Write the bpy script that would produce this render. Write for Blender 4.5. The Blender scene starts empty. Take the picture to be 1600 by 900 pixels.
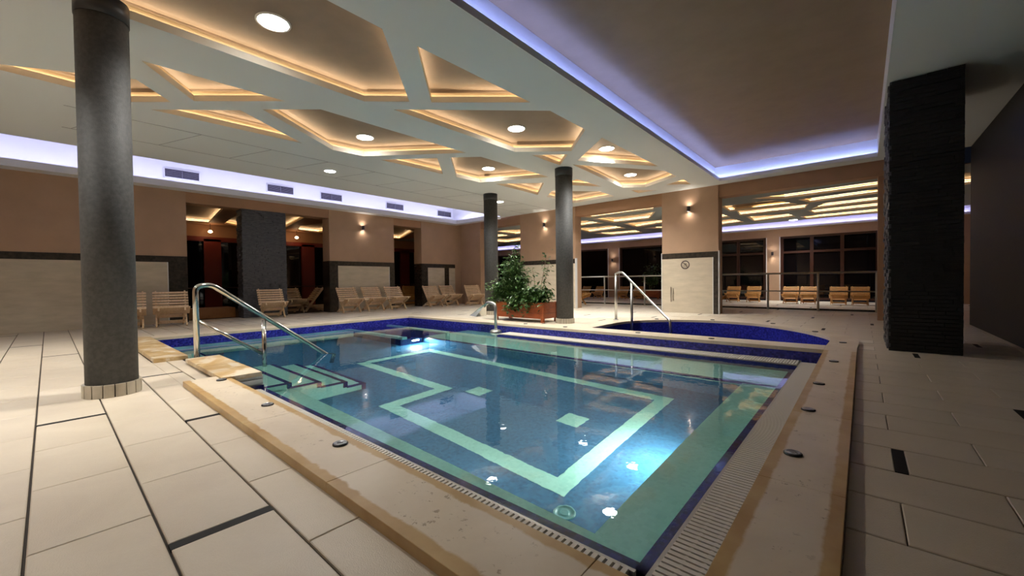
import bpy, math, random
from mathutils import Vector, Matrix
random.seed(7)
D=bpy.data; SC=bpy.context.scene; COL=SC.collection
PI=math.pi
# ---------------------------------------------------------------- camera
yaw,pitch,roll=[math.radians(a) for a in (41,-1.0,-0.7)]
cy,sy=math.cos(yaw),math.sin(yaw)
fw=Vector((-sy*math.cos(pitch),cy*math.cos(pitch),math.sin(pitch)))
r0=Vector((cy,sy,0)); u0=r0.cross(fw)
rr=r0*math.cos(roll)+u0*math.sin(roll); uu=-r0*math.sin(roll)+u0*math.cos(roll)
cam=D.cameras.new('camera'); cam.sensor_width=36; cam.lens=630/1600*36; cam.clip_start=.02; cam.clip_end=200
co=D.objects.new('camera',cam); COL.objects.link(co)
co.matrix_world=Matrix(((rr.x,uu.x,-fw.x,0),(rr.y,uu.y,-fw.y,0),(rr.z,uu.z,-fw.z,1.0),(0,0,0,1)))
SC.camera=co
# ---------------------------------------------------------------- world, exposure, light levels
SC.view_settings.view_transform='Standard'; SC.view_settings.look='None'
SC.view_settings.gamma=1; SC.view_settings.use_curve_mapping=False
SC.view_settings.exposure=1.4
W=D.worlds.new('night'); SC.world=W; W.use_nodes=True
W.node_tree.nodes['Background'].inputs[0].default_value=(.05,.06,.1,1)
W.node_tree.nodes['Background'].inputs[1].default_value=.02
L_WARM=9.0; L_PURPLE=16.0; L_DOWN=18.0; P_DOWN=24.0; L_HALL=10.0; L_SCONCE=.5; L_POOL=8.0; L_RECESS=20.0
# ---------------------------------------------------------------- node helpers
def mat(name,col=(.5,.5,.5),rough=.5,metal=0,spec=.5):
    m=D.materials.new(name); m.use_nodes=True
    b=m.node_tree.nodes['Principled BSDF']
    b.inputs['Base Color'].default_value=(*col,1); b.inputs['Roughness'].default_value=rough
    b.inputs['Metallic'].default_value=metal; b.inputs['Specular IOR Level'].default_value=spec
    return m
class N:
    def __init__(s,m): s.m=m; s.t=m.node_tree; s.b=s.t.nodes.get('Principled BSDF')
    def n(s,k,**kw):
        x=s.t.nodes.new(k)
        for a,v in kw.items(): setattr(x,a,v)
        return x
    def l(s,a,b): s.t.links.new(a,b)
    def pos(s): return s.n('ShaderNodeNewGeometry').outputs['Position']
    def objc(s):
        tc=s.n('ShaderNodeTexCoord'); oi=s.n('ShaderNodeObjectInfo')
        mu=s.n('ShaderNodeMath',operation='MULTIPLY'); s.l(oi.outputs['Random'],mu.inputs[0]); mu.inputs[1].default_value=57
        ad=s.n('ShaderNodeVectorMath',operation='ADD'); s.l(tc.outputs['Object'],ad.inputs[0]); s.l(mu.outputs[0],ad.inputs[1])
        return ad.outputs[0]
    def noise(s,v,scale,detail=4,rough=.55,dist=0):
        x=s.n('ShaderNodeTexNoise'); x.inputs['Scale'].default_value=scale; x.inputs['Detail'].default_value=detail
        x.inputs['Roughness'].default_value=rough; x.inputs['Distortion'].default_value=dist; s.l(v,x.inputs['Vector']); return x.outputs['Fac']
    def scale(s,v,xyz):
        x=s.n('ShaderNodeVectorMath',operation='MULTIPLY'); s.l(v,x.inputs[0]); x.inputs[1].default_value=xyz; return x.outputs[0]
    def ramp(s,f,stops):
        x=s.n('ShaderNodeValToRGB'); e=x.color_ramp.elements
        while len(e)<len(stops): e.new(.5)
        for i,(p,c) in enumerate(stops):
            e[i].position=p; e[i].color=(*c,1) if len(c)==3 else c
        s.l(f,x.inputs[0]); return x.outputs[0]
    def math(s,op,a,b=None,clamp=False):
        x=s.n('ShaderNodeMath',operation=op); x.use_clamp=clamp
        for i,v in enumerate((a,b)):
            if v is None: continue
            if isinstance(v,(int,float)): x.inputs[i].default_value=v
            else: s.l(v,x.inputs[i])
        return x.outputs[0]
    def mix(s,f,a,b):
        x=s.n('ShaderNodeMix'); x.data_type='RGBA'
        for i,v in ((0,f),(6,a),(7,b)):
            if isinstance(v,(int,float)): x.inputs[i].default_value=v
            elif isinstance(v,tuple): x.inputs[i].default_value=(*v,1)
            else: s.l(v,x.inputs[i])
        return x.outputs[2]
    def sep(s,v):
        x=s.n('ShaderNodeSeparateXYZ'); s.l(v,x.inputs[0]); return x.outputs
    def bump(s,h,st,d=.01):
        x=s.n('ShaderNodeBump'); x.inputs['Strength'].default_value=st; x.inputs['Distance'].default_value=d; s.l(h,x.inputs['Height']); s.l(x.outputs[0],s.b.inputs['Normal'])
    def color(s,c): s.l(c,s.b.inputs['Base Color'])
    def roughr(s,f,a,b):
        x=s.n('ShaderNodeMapRange'); x.inputs[3].default_value=a; x.inputs[4].default_value=b; s.l(f,x.inputs[0]); s.l(x.outputs[0],s.b.inputs['Roughness'])
def noisy(name,c1,c2,scale,rough=.5,coord='pos',stretch=(1,1,1),bump=0,bs=60,metal=0,lo=.35,hi=.65,r2=None):
    m=mat(name,c1,rough,metal); k=N(m); v=k.pos() if coord=='pos' else k.objc()
    v=k.scale(v,stretch); f=k.noise(v,scale); k.color(k.ramp(f,[(lo,c1),(hi,c2)]))
    if bump: k.bump(k.noise(v,bs,2),bump)
    if r2 is not None: k.roughr(k.noise(v,scale*.7),rough,r2)
    return m
def emit(name,col,st):
    m=D.materials.new(name); m.use_nodes=True; t=m.node_tree; t.nodes.clear()
    e=t.nodes.new('ShaderNodeEmission'); o=t.nodes.new('ShaderNodeOutputMaterial')
    e.inputs[0].default_value=(*col,1); e.inputs[1].default_value=st; t.links.new(e.outputs[0],o.inputs[0]); return m
def mosaic(name,cols,cell=.025,rough=.25,grout=(.2,.25,.3)):
    m=mat(name,cols[0],rough); k=N(m); v=k.scale(k.pos(),(1/cell,)*3)
    off=k.n('ShaderNodeVectorMath',operation='ADD'); k.l(v,off.inputs[0]); off.inputs[1].default_value=(.37,.41,.43)
    fl=k.n('ShaderNodeVectorMath',operation='FLOOR'); k.l(off.outputs[0],fl.inputs[0])
    wn=k.n('ShaderNodeTexWhiteNoise'); k.l(fl.outputs[0],wn.inputs['Vector'])
    st=[(i/max(1,len(cols)-1),c) for i,c in enumerate(cols)]
    c=k.ramp(wn.outputs['Value'],st); k.color(c)
    return m
# ---------------------------------------------------------------- materials
M={}
M['ceil']=mat('painted_ceiling',(.60,.63,.62),.7); k=N(M['ceil'])
M['trimwhite']=mat('white_trim',(.70,.70,.70),.45)
M['coffer_white']=mat('coffer_fascia_paint',(.68,.62,.52),.6)
M['coffer_tan']=mat('coffer_tan_paint',(.50,.36,.21),.55)
M['bronze']=noisy('bronze_ceiling_paint',(.20,.145,.10),(.23,.165,.115),3,.6)
M['bronze_dark']=noisy('dark_bronze_ceiling_paint',(.24,.165,.10),(.27,.185,.115),3,.65)
M['pink']=noisy('tan_wallcovering',(.40,.26,.17),(.44,.285,.185),2,.75,bump=.15,bs=120)
M['header']=noisy('brown_wallcovering',(.36,.20,.11),(.40,.22,.12),2,.6)
M['marble']=noisy('cream_marble',(.62,.54,.42),(.50,.44,.34),2.2,.22,stretch=(1,1,3.5),lo=.3,hi=.7)
M['darktile']=noisy('dark_brown_tile',(.022,.018,.015),(.045,.036,.028),14,.25)
M['slate']=noisy('slate_cladding',(.045,.047,.055),(.11,.11,.125),9,.55,stretch=(1,1,4),bump=.5,bs=60)
M['slate_black_shaded']=noisy('shaded_black_slate_cladding',(.002,.002,.002),(.008,.0075,.007),9,.6,stretch=(1,1,4),bump=.5,bs=60)  # dark slate taken near black, painting in the backlit shade
M['column']=noisy('grey_column_render',(.037,.037,.037),(.060,.060,.058),30,.68,bump=.25,bs=160)
M['collar']=mat('column_collar_black',(.03,.03,.032),.4)
M['plinth']=noisy('plinth_tile',(.42,.37,.29),(.50,.45,.36),6,.35,'obj')
M['grout']=mat('dark_grout',(.035,.025,.018),.8)
M['insert']=noisy('dark_insert_tile',(.003,.003,.002),(.010,.008,.006),20,.6); M['insert'].node_tree.nodes['Principled BSDF'].inputs['Specular IOR Level'].default_value=.2
m=mat('sandstone_floor_tile',(.5,.42,.33),.35); k=N(m); v=k.objc(); f=k.noise(v,2.0,5,.6,.6); f2=k.noise(v,60,2)
oi=k.n('ShaderNodeObjectInfo')
c=k.ramp(f,[(.3,(.56,.475,.365)),(.5,(.61,.525,.405)),(.72,(.66,.575,.45))]); c=k.mix(k.math('MULTIPLY',f2,.25),c,(.46,.38,.29))
c=k.mix(k.math('MULTIPLY',oi.outputs['Random'],.22),c,(.48,.42,.35)); k.color(c)
k.roughr(k.noise(v,2,2),.30,.46); k.bump(k.noise(v,190,2),.4,.004); M['tile']=m
m=mat('far_floor_tile_lit',(.52,.46,.37),.35); k=N(m); v=k.pos(); f=k.noise(v,1.3,4); k.color(k.ramp(f,[(.35,(.66,.59,.48)),(.65,(.74,.67,.56))])); k.roughr(k.noise(v,2.4,2),.26,.42); M['tilefar_lit']=m  # same sandstone made paler, the far deck's stronger light put into its colour
LIGHTC=(.60,.50,.37); YEL=(.42,.255,.085)
def coping(name,axis=None,c=0,w=.1,amt=.06,big=1.0):
    m=mat(name,LIGHTC,.4); k=N(m); p=k.pos(); f=k.noise(p,2.2,5,.6,.4); base=k.ramp(f,[(.3,(.55,.455,.335)),(.7,(.65,.56,.43))])
    pit=k.noise(k.scale(p,(1,1,1)),26,3,.7); pm=k.ramp(pit,[(.61,(0,0,0)),(.66,(1,1,1))])
    clump=k.ramp(k.noise(p,3.1,2),[(.48,(0,0,0)),(.58,(1,1,1))])
    base=k.mix(k.math('MULTIPLY',k.math('MULTIPLY',pm,clump),.6),base,(.16,.10,.05))
    if axis is not None:
        a=k.sep(p)[axis]; d=k.math('ABSOLUTE',k.math('SUBTRACT',a,c))
        nz=k.noise(p,7,4,.6,.8); d=k.math('ADD',d,k.math('MULTIPLY',k.math('SUBTRACT',nz,.5),amt))
        e=k.math('MULTIPLY',k.math('SUBTRACT',d,w),80,True)
        z=k.sep(p)[2]; side=k.math('MULTIPLY',k.math('SUBTRACT',.046,z),300,True)
        e=k.math('MAXIMUM',e,side)
        yc=k.ramp(k.noise(p,4,4),[(.3,(.36,.21,.065)),(.7,(.50,.34,.15))])
        base=k.mix(e,base,yc)
    k.color(base); k.roughr(k.noise(p,3,3),.22,.5); k.bump(pit,.2,.003)
    return m
M['cope_near']=coping('limestone_coping_near',1,1.03,.120,.05)
M['cope_right']=coping('limestone_coping_right',0,-.215,.105,.03)
M['cope']=coping('limestone_coping')
m=mat('ochre_limestone',(.45,.3,.12),.4); k=N(m); p=k.pos(); f=k.noise(p,3.2,5,.6,.9); k.color(k.ramp(f,[(.35,(.40,.25,.09)),(.52,(.52,.36,.17)),(.60,(.66,.56,.42))])); k.roughr(k.noise(p,3,3),.2,.45); M['slab']=m
M['navy']=mosaic('navy_glass_mosaic',[(.010,.012,.13),(.016,.02,.24),(.03,.035,.36),(.012,.014,.17),(.06,.06,.45)])
M['navydark']=mosaic('dark_navy_mosaic',[(.008,.009,.07),(.012,.014,.12),(.02,.02,.17)])
M['teal']=mosaic('teal_mosaic',[(.30,.60,.50),(.33,.64,.54),(.28,.57,.48)])
M['poolblue']=mosaic('pool_floor_mosaic',[(.028,.115,.22),(.04,.15,.265),(.024,.095,.185)])
M['drain']=mat('drain_plastic',(.10,.26,.26),.4)
M['tubblue']=mosaic('hot_tub_mosaic',[(.010,.014,.16),(.018,.022,.28),(.03,.035,.38)])
M['chrome']=mat('polished_steel',(.62,.60,.55),.14,1)
M['steel']=mat('brushed_steel',(.5,.5,.48),.3,1)
M['grate']=mat('grating_plastic',(.58,.54,.47),.5)
M['grateframe']=mat('grating_frame',(.42,.40,.36),.35,.3)
M['gutter']=mat('gutter_dark',(.03,.03,.03),.6)
M['wood']=noisy('pale_larch',(.64,.44,.26),(.76,.56,.36),5,.5,'obj',(1,6,6))
M['woodh']=noisy('amber_larch',(.58,.30,.09),(.68,.38,.13),5,.5,'obj',(1,6,6))
M['cedar']=noisy('red_stained_timber',(.26,.055,.012),(.36,.085,.02),5,.4,'obj',(1,5,5))
M['bench']=noisy('orange_timber',(.30,.12,.035),(.38,.16,.05),5,.5)
M['leaf']=noisy('leaf_green',(.035,.10,.018),(.11,.20,.05),9,.4,'pos')
M['leaf2']=noisy('dark_leaf_green',(.018,.06,.012),(.06,.13,.03),9,.35,'pos')
M['stem']=mat('plant_stem',(.16,.12,.07),.7)
M['soil']=mat('soil',(.03,.02,.012),.9)
M['capdark']=mat('cap_dark_metal',(.05,.05,.055),.25,.8)
M['capgrey']=mat('cap_grey_metal',(.32,.32,.33),.3,.8)
M['frame']=noisy('brown_window_timber',(.035,.010,.005),(.05,.014,.007),6,.4)
M['redframe']=mat('red_timber',(.15,.012,.006),.45)
M['glass']=mat('night_window_glass',(.002,.002,.003),.03,0,.4)
M['ventgrille']=mat('vent_grey',(.12,.11,.14),.5)
M['lampbody']=mat('sconce_dark_metal',(.06,.05,.05),.4,.6)
M['ink']=mat('sign_print',(.05,.03,.035),.5)
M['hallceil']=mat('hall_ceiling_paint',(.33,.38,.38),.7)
M['led_warm']=emit('warm_led_strip',(1,.84,.60),L_WARM)
M['led_hall']=emit('hall_led_strip',(1,.76,.44),L_HALL)
M['led_purple']=emit('violet_led_strip',(.60,.60,1),L_PURPLE)
M['led_hallviolet']=emit('hall_violet_led',(.50,.48,1),9)
M['led_recess']=emit('recess_violet_led',(.33,.42,1),L_RECESS)
M['lamp']=emit('downlight_lens',(1,.97,.91),L_DOWN)
M['sconce']=emit('sconce_lens',(1,.90,.78),40)
M['lampwarm']=emit('small_warm_lamp',(1,.6,.3),12)
M['underwater']=emit('underwater_lens',(1,.97,.9),2)
# water: refracting surface
m=D.materials.new('pool_water'); m.use_nodes=True; t=m.node_tree; t.nodes.clear()
o=t.nodes.new('ShaderNodeOutputMaterial'); g=t.nodes.new('ShaderNodeBsdfGlass'); g.inputs['IOR'].default_value=1.33; g.inputs['Roughness'].default_value=0.0
g.inputs['Color'].default_value=(.93,.985,1,1)
ge=t.nodes.new('ShaderNodeNewGeometry'); nz=t.nodes.new('ShaderNodeTexNoise'); nz.inputs['Scale'].default_value=7; nz.inputs['Detail'].default_value=3
t.links.new(ge.outputs['Position'],nz.inputs['Vector']); bp=t.nodes.new('ShaderNodeBump'); bp.inputs['Strength'].default_value=.10; bp.inputs['Distance'].default_value=.01
t.links.new(nz.outputs['Fac'],bp.inputs['Height']); t.links.new(bp.outputs[0],g.inputs['Normal']); t.links.new(g.outputs[0],o.inputs[0]); M['water']=m
# ---------------------------------------------------------------- mesh builder
class MB:
    def __init__(s): s.v=[];s.f=[];s.mi=[];s.sm=[];s.mats=[]
    def mid(s,m):
        if m not in s.mats: s.mats.append(m)
        return s.mats.index(m)
    def face(s,pts,m,sm=False):
        b=len(s.v); s.v+= [tuple(p) for p in pts]; s.f.append(tuple(range(b,b+len(pts)))); s.mi.append(s.mid(m)); s.sm.append(sm)
    def box(s,x0,x1,y0,y1,z0,z1,m,M4=None):
        b=len(s.v); P=[(x,y,z) for z in (z0,z1) for y in (y0,y1) for x in (x0,x1)]
        if M4 is not None: P=[tuple(M4@Vector(p)) for p in P]
        s.v+=P
        for q in ((0,2,3,1),(4,5,7,6),(0,1,5,4),(2,6,7,3),(0,4,6,2),(1,3,7,5)):
            s.f.append(tuple(b+i for i in q)); s.mi.append(s.mid(m)); s.sm.append(False)
    def bar(s,p,q,w,h,m,up=(0,0,1)):
        p=Vector(p);q=Vector(q); x=(q-p); L=x.length; x.normalize(); y=Vector(up).cross(x); y.normalize(); z=x.cross(y)
        M4=Matrix(((x.x,y.x,z.x,p.x),(x.y,y.y,z.y,p.y),(x.z,y.z,z.z,p.z),(0,0,0,1)))
        s.box(0,L,-w/2,w/2,-h/2,h/2,m,M4)
    def prism(s,poly,z0,z1,m,top=True,bot=True,side=True,mt=None):
        n=len(poly); b=len(s.v); s.v+=[(x,y,z0) for x,y in poly]+[(x,y,z1) for x,y in poly]
        if side:
            for i in range(n):
                j=(i+1)%n; s.f.append((b+i,b+j,b+n+j,b+n+i)); s.mi.append(s.mid(m)); s.sm.append(False)
        if top: s.f.append(tuple(b+n+i for i in range(n))); s.mi.append(s.mid(mt or m)); s.sm.append(False)
        if bot: s.f.append(tuple(b+n-1-i for i in range(n))); s.mi.append(s.mid(m)); s.sm.append(False)
    def tube(s,path,r,m,n=12,cap=True):
        P=[Vector(p) for p in path]; rings=[]
        N0=None
        for i,p in enumerate(P):
            d=(P[min(i+1,len(P)-1)]-P[max(i-1,0)]).normalized()
            if N0 is None:
                N0=d.cross(Vector((.3,.5,.81)));
                N0.normalize()
            else: N0=(N0-d*N0.dot(d)).normalized()
            bn=d.cross(N0); ri=r[i] if isinstance(r,(list,tuple)) else r
            b=len(s.v); s.v+=[tuple(p+(N0*math.cos(2*PI*k/n)+bn*math.sin(2*PI*k/n))*ri) for k in range(n)]; rings.append(b)
        for a,b in zip(rings,rings[1:]):
            for k in range(n):
                j=(k+1)%n; s.f.append((a+k,a+j,b+j,b+k)); s.mi.append(s.mid(m)); s.sm.append(True)
        if cap:
            s.f.append(tuple(rings[0]+n-1-k for k in range(n))); s.mi.append(s.mid(m)); s.sm.append(False)
            s.f.append(tuple(rings[-1]+k for k in range(n))); s.mi.append(s.mid(m)); s.sm.append(False)
    def lathe(s,prof,c,m,n=32,cap=True,axis=None):
        # prof: (r,z) list; optional axis matrix
        A=axis or Matrix.Identity(3); c=Vector(c); rings=[]
        for r,z in prof:
            b=len(s.v); s.v+=[tuple(c+A@Vector((r*math.cos(2*PI*k/n),r*math.sin(2*PI*k/n),z))) for k in range(n)]; rings.append(b)
        for a,b in zip(rings,rings[1:]):
            for k in range(n):
                j=(k+1)%n; s.f.append((a+k,a+j,b+j,b+k)); s.mi.append(s.mid(m)); s.sm.append(True)
        if cap:
            s.f.append(tuple(rings[0]+n-1-k for k in range(n))); s.mi.append(s.mid(m)); s.sm.append(False)
            s.f.append(tuple(rings[-1]+k for k in range(n))); s.mi.append(s.mid(m)); s.sm.append(False)
    def mesh(s,name):
        me=D.meshes.new(name); me.from_pydata(s.v,[],s.f)
        for m in s.mats: me.materials.append(m)
        me.polygons.foreach_set('material_index',s.mi); me.polygons.foreach_set('use_smooth',s.sm); me.update(); return me
    def obj(s,name,parent=None,loc=(0,0,0)):
        return link(name,s.mesh(name),parent,loc)
def link(name,me,parent=None,loc=(0,0,0)):
    o=D.objects.new(name,me); COL.objects.link(o); o.location=loc
    if parent is not None: o.parent=parent
    return o
def tag(o,label=None,cat=None,group=None,kind=None):
    if label: o['label']=label
    if cat: o['category']=cat
    if group: o['group']=group
    if kind: o['kind']=kind
    return o
def empty(name,loc=(0,0,0),rz=0,**k):
    o=D.objects.new(name,None); COL.objects.link(o); o.location=loc; o.rotation_euler=(0,0,rz); o.empty_display_size=.1; return tag(o,**k)
def struct(o,label=None): return tag(o,label=label,kind='structure')
def area(p): return sum(p[i][0]*p[(i+1)%len(p)][1]-p[(i+1)%len(p)][0]*p[i][1] for i in range(len(p)))/2
def ccw(p): return list(p) if area(p)>0 else list(reversed(p))
def offset(poly,d):
    p=ccw(poly); n=len(p); out=[]
    for i in range(n):
        a=Vector(p[i-1]);b=Vector(p[i]);c=Vector(p[(i+1)%n])
        e1=(b-a).normalized(); e2=(c-b).normalized(); n1=Vector((e1.y,-e1.x)); n2=Vector((e2.y,-e2.x))
        bis=n1+n2
        if bis.length<1e-4: bis=n1
        bis.normalize(); k=d/max(.35,bis.dot(n1)); q=b+bis*k; out.append((q.x,q.y))
    return out
def inside(pt,poly):
    x,y=pt; r=False; n=len(poly)
    for i in range(n):
        x0,y0=poly[i];x1,y1=poly[(i+1)%n]
        if (y0>y)!=(y1>y) and x<(x1-x0)*(y-y0)/(y1-y0)+x0: r=not r
    return r
import bmesh
def holed(name,outer,holes,z,m,flip=False,parent=None):
    bm=bmesh.new(); ed=[]
    for loop in [outer]+holes:
        vs=[bm.verts.new((x,y,z)) for x,y in loop]
        for i in range(len(vs)): ed.append(bm.edges.new((vs[i],vs[(i+1)%len(vs)])))
    bmesh.ops.triangle_fill(bm,use_beauty=True,use_dissolve=False,edges=ed)
    for f in bm.faces:
        f.normal_update()
        if (f.normal.z>0)==flip: f.normal_flip()
    me=D.meshes.new(name); bm.to_mesh(me); bm.free(); me.materials.append(m)
    return link(name,me,parent)
ZW=-.13; ZF=-1.2; ZC=3.6; HC=3.32
XR=.24; XB=-2.9
# ---------------------------------------------------------------- ceilings
COF=[[(-5.4,-.6),(-5.4,3.03),(-4.93,3.47),(-3.72,2.3),(-3.72,-.6)],
[(-3.71,2.72),(-4.72,3.7),(-3.66,4.67)],
[(-6.3,.76),(-7.15,1.41),(-6.21,2.28)],
[(-7.42,1.2),(-6.92,.78),(-7.78,-.6),(-7.85,.8)],
[(-7.95,1.05),(-7.02,1.94),(-7.85,3.15)],
[(-6.75,2.15),(-6.12,2.73),(-6.05,5.6),(-7.74,4.31),(-7.81,3.7)],
[(-5.33,3.46),(-3.62,5.1),(-3.62,6.15),(-4.43,6.97),(-5.29,6.23)],
[(-5.17,6.62),(-4.6,7.1),(-5.17,7.65)],
[(-3.6,6.7),(-3.56,9.29),(-4.69,7.61)],
[(-7.71,4.68),(-6.74,5.41),(-7.65,6.31)],
[(-6.51,5.58),(-6.02,5.99),(-5.95,8.3),(-7.59,7.5),(-7.63,6.72)],
[(-4.93,7.8),(-3.59,9.75),(-3.56,10.5),(-4.64,11.13),(-5.12,10.73)],
[(-7.41,7.91),(-6.4,8.71),(-7.44,9.8)],
[(-7.42,10.23),(-6.8,9.64),(-5.84,10.68),(-5.83,11.62),(-7.3,11.7)],
[(-6.2,9.15),(-5.55,9.0),(-5.5,10.2)],
[(-3.54,10.95),(-3.56,11.65),(-4.1,11.24)],
[(-5.1,11.2),(-4.5,11.72),(-5.1,11.72)]]
ceil=holed('ceiling',[(-11.0,-3),(XB,-3),(XB,12.27),(-11.0,12.27)],[ccw(c) for c in COF],ZC,M['ceil'],True)
struct(ceil,'grey suspended ceiling with lit angular coffers over the pool')
def coffer(poly,z,parent,led,step=.07,h=(.085,.085,.065),whitem='coffer_white'):
    p0=ccw(poly);p1=offset(poly,step);p2=offset(poly,2*step); n=len(p0)
    b=MB(); z1=z+h[0];z2=z1+h[1];z3=z2+h[2]
    def wall(p,za,zb,m):
        for i in range(n):
            j=(i+1)%n; b.face([(p[j][0],p[j][1],za),(p[i][0],p[i][1],za),(p[i][0],p[i][1],zb),(p[j][0],p[j][1],zb)],m)
    def ledge(pa,pb,zz,m):
        for i in range(n):
            j=(i+1)%n; b.face([(*pa[i],zz),(*pb[i],zz),(*pb[j],zz),(*pa[j],zz)],m)
    wall(p0,z,z1,M[whitem]); ledge(p0,p1,z1,M[whitem]); wall(p1,z1,z2,M['coffer_tan']); ledge(p1,p2,z2,M['coffer_tan']); wall(p2,z2,z3,M['bronze'])
    b.face([(x,y,z3) for x,y in reversed(p2)],M['bronze'])
    c=b.obj('ceiling_coffer',parent)
    l=MB()
    for k,zz in ((.62,z1),(1.62,z2)):
        a=offset(poly,step*k);d=offset(poly,step*(k+.22))
        for i in range(n):
            j=(i+1)%n; l.face([(*a[i],zz+.008),(*d[i],zz+.008),(*d[j],zz+.008),(*a[j],zz+.008)],M[led])
    l.obj('led_strip',c)
    return c
for c in COF: coffer(c,ZC,ceil,'led_warm')
# access panel joints on the plain strip of the ceiling
b=MB()
for x in (-8.65,-9.85): b.box(x-.004,x+.004,.2,12.2,ZC-.003,ZC,M['ventgrille'])
for i in range(11): b.bar((-8.65,.7+i*1.1,ZC-.0015),(-9.85,.3+i*1.1,ZC-.0015),.006,.003,M['ventgrille'])
b.obj('panel_joint',ceil)
# central raised recess
rc=empty('ceiling_recess'); struct(rc,'large raised bronze ceiling recess edged with violet light')
b=MB(); b.box(XB,XB+.015,-3,11.835,ZC,ZC+.085,M['trimwhite']); b.box(XB,XR,11.82,11.835,ZC,ZC+.085,M['trimwhite'])
b.box(XB-.16,XB,-3,12.0,ZC+.005,ZC+.05,M['trimwhite']); b.box(XB-.16,XR,11.835,12.03,ZC+.005,ZC+.05,M['trimwhite']); b.box(XB,XR,11.85,12.27,ZC-.0,ZC+.005,M['ceil'])
b.obj('light_shelf',rc)
b=MB(); b.face([(XB-.14,-3,ZC+.08),(XB-.14,12,ZC+.08),(XB-.14,12,ZC+.42),(XB-.14,-3,ZC+.42)],M['trimwhite'])
b.face([(XB-.14,12,ZC+.08),(XR,12,ZC+.08),(XR,12,ZC+.42),(XB-.14,12,ZC+.42)],M['trimwhite'])
b.face([(XR,-3,ZC),(XR,12,ZC),(XR,12,ZC+.42),(XR,-3,ZC+.42)],M['trimwhite']); b.obj('side_panel',rc)
b=MB(); b.face([(XB-.14,-3,ZC+.42),(XB-.14,12,ZC+.42),(XR,12,ZC+.42),(XR,-3,ZC+.42)],M['bronze_dark']); b.obj('recess_panel',rc)
b=MB(); b.box(XB-.035,XB-.018,-2.5,11.93,ZC+.052,ZC+.06,M['led_recess']); b.box(XB-.08,XR-.05,11.91,11.93,ZC+.052,ZC+.06,M['led_recess']); b.obj('led_strip',rc)
b=MB(); b.box(XR,3.2,-3,12.27,ZC,ZC+.02,M['ceil']); struct(b.obj('ceiling'),'dim grey ceiling on the right beyond the recess')
# left cove above vent wall
b=MB(); b.face([(-14.0,-3,4.45),(-14.0,12.3,4.45),(-11,12.3,4.45),(-11,-3,4.45)],M['ceil']); b.face([(-11.0,-3,ZC),(-11.0,-3,4.45),(-11.0,12.3,4.45),(-11.0,12.3,ZC)],M['trimwhite'])
cv=b.obj('ceiling'); struct(cv,'raised strip of ceiling along the vent wall')
b=MB(); b.box(-13.95,-13.9,-3,12.3,3.6,4.45,M['trimwhite']); b.box(-14,-11.0,12.02,12.3,3.6,4.45,M['trimwhite']); vw=b.obj('wall_left_upper'); struct(vw,'white upper wall washed in violet light with grilles')
b=MB(); b.box(-13.9,-13.3,-3,12.02,3.50,3.58,M['trimwhite']); b.box(-13.34,-13.3,-3,11.75,3.58,3.66,M['trimwhite']); b.box(-13.3,-11,11.75,12.02,3.5,3.58,M['trimwhite']); b.box(-13.3,-11,11.71,11.75,3.5,3.66,M['trimwhite'])
tr=b.obj('trim_1'); struct(tr,'white light shelf running along the left wall')
b=MB(); b.box(-13.42,-13.38,-2.5,11.6,3.585,3.6,M['led_purple']); b.box(-13.2,-11.05,11.8,11.84,3.585,3.6,M['led_purple']); b.obj('led_strip',tr)
for i,(y0,y1,lab) in enumerate(((2.06,2.83,'first grey air grille, the one nearest the big column'),(4.49,5.28,'second grey air grille, above the slate clad column'),(6.12,6.89,'third grey air grille, above the left end of the three chair pier'),(8.62,9.42,'fourth grey air grille, above the narrow dark opening'),(11.1,11.9,'fifth grey air grille, nearest the far corner'))):
    t=empty('air_vent',(-13.9,(y0+y1)/2,3.98),label=lab,cat='vent',group='air grilles on the violet lit wall'); w=(y1-y0)/2
    b=MB(); h=.13
    b.box(0,.03,-w,w,h-.02,h,M['trimwhite']); b.box(0,.03,-w,w,-h,-h+.02,M['trimwhite']); b.box(0,.03,-w,-w+.02,-h,h,M['trimwhite']); b.box(0,.03,w-.02,w,-h,h,M['trimwhite']); b.box(0,.025,-.008,.008,-h,h,M['ventgrille']); b.obj('frame',t)
    b=MB(); b.box(0,.004,-w,w,-h,h,M['capdark']); b.obj('back_plate',t)
    b=MB(); b.box(0,.022,-w+.02,w-.02,-.006,.006,M['ventgrille']); me=b.mesh('slat')
    for q in range(8): link('slat',me,t,(0,0,-h+.032+q*.0275))
# ---------------------------------------------------------------- walls
XL=-13.7; YF=12.27
def wainscot(b_,axis,a0,a1,c,dirn,dark_lo=0,dark_hi=0,top=True):
    """dark frame and marble panel on a wall face; axis 'y': face runs along y at x=c"""
    def bx(s0,s1,z0,z1,d,m):
        if axis=='y': b_.box(min(c,c+dirn*d),max(c,c+dirn*d),s0,s1,z0,z1,m)
        else: b_.box(s0,s1,min(c,c+dirn*d),max(c,c+dirn*d),z0,z1,m)
    if top: bx(a0,a1,1.60,1.76,.015,M['darktile'])
    if dark_lo: bx(a0,a0+dark_lo,0,1.60,.015,M['darktile'])
    if dark_hi: bx(a1-dark_hi,a1,0,1.60,.015,M['darktile'])
    bx(a0+dark_lo,a1-dark_hi,0,1.60,.010,M['marble'])
    if dark_hi: bx(a1-dark_hi-.02,a1-dark_hi,0,1.6,.018,M['trimwhite'])
wl=empty('wall_left'); struct(wl,'left wall of tan piers over marble panels')
b=MB(); b.box(XL-.5,XL-.02,-3,12.3,3.22,3.52,M['header']); b.obj('header_beam',wl)
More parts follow.
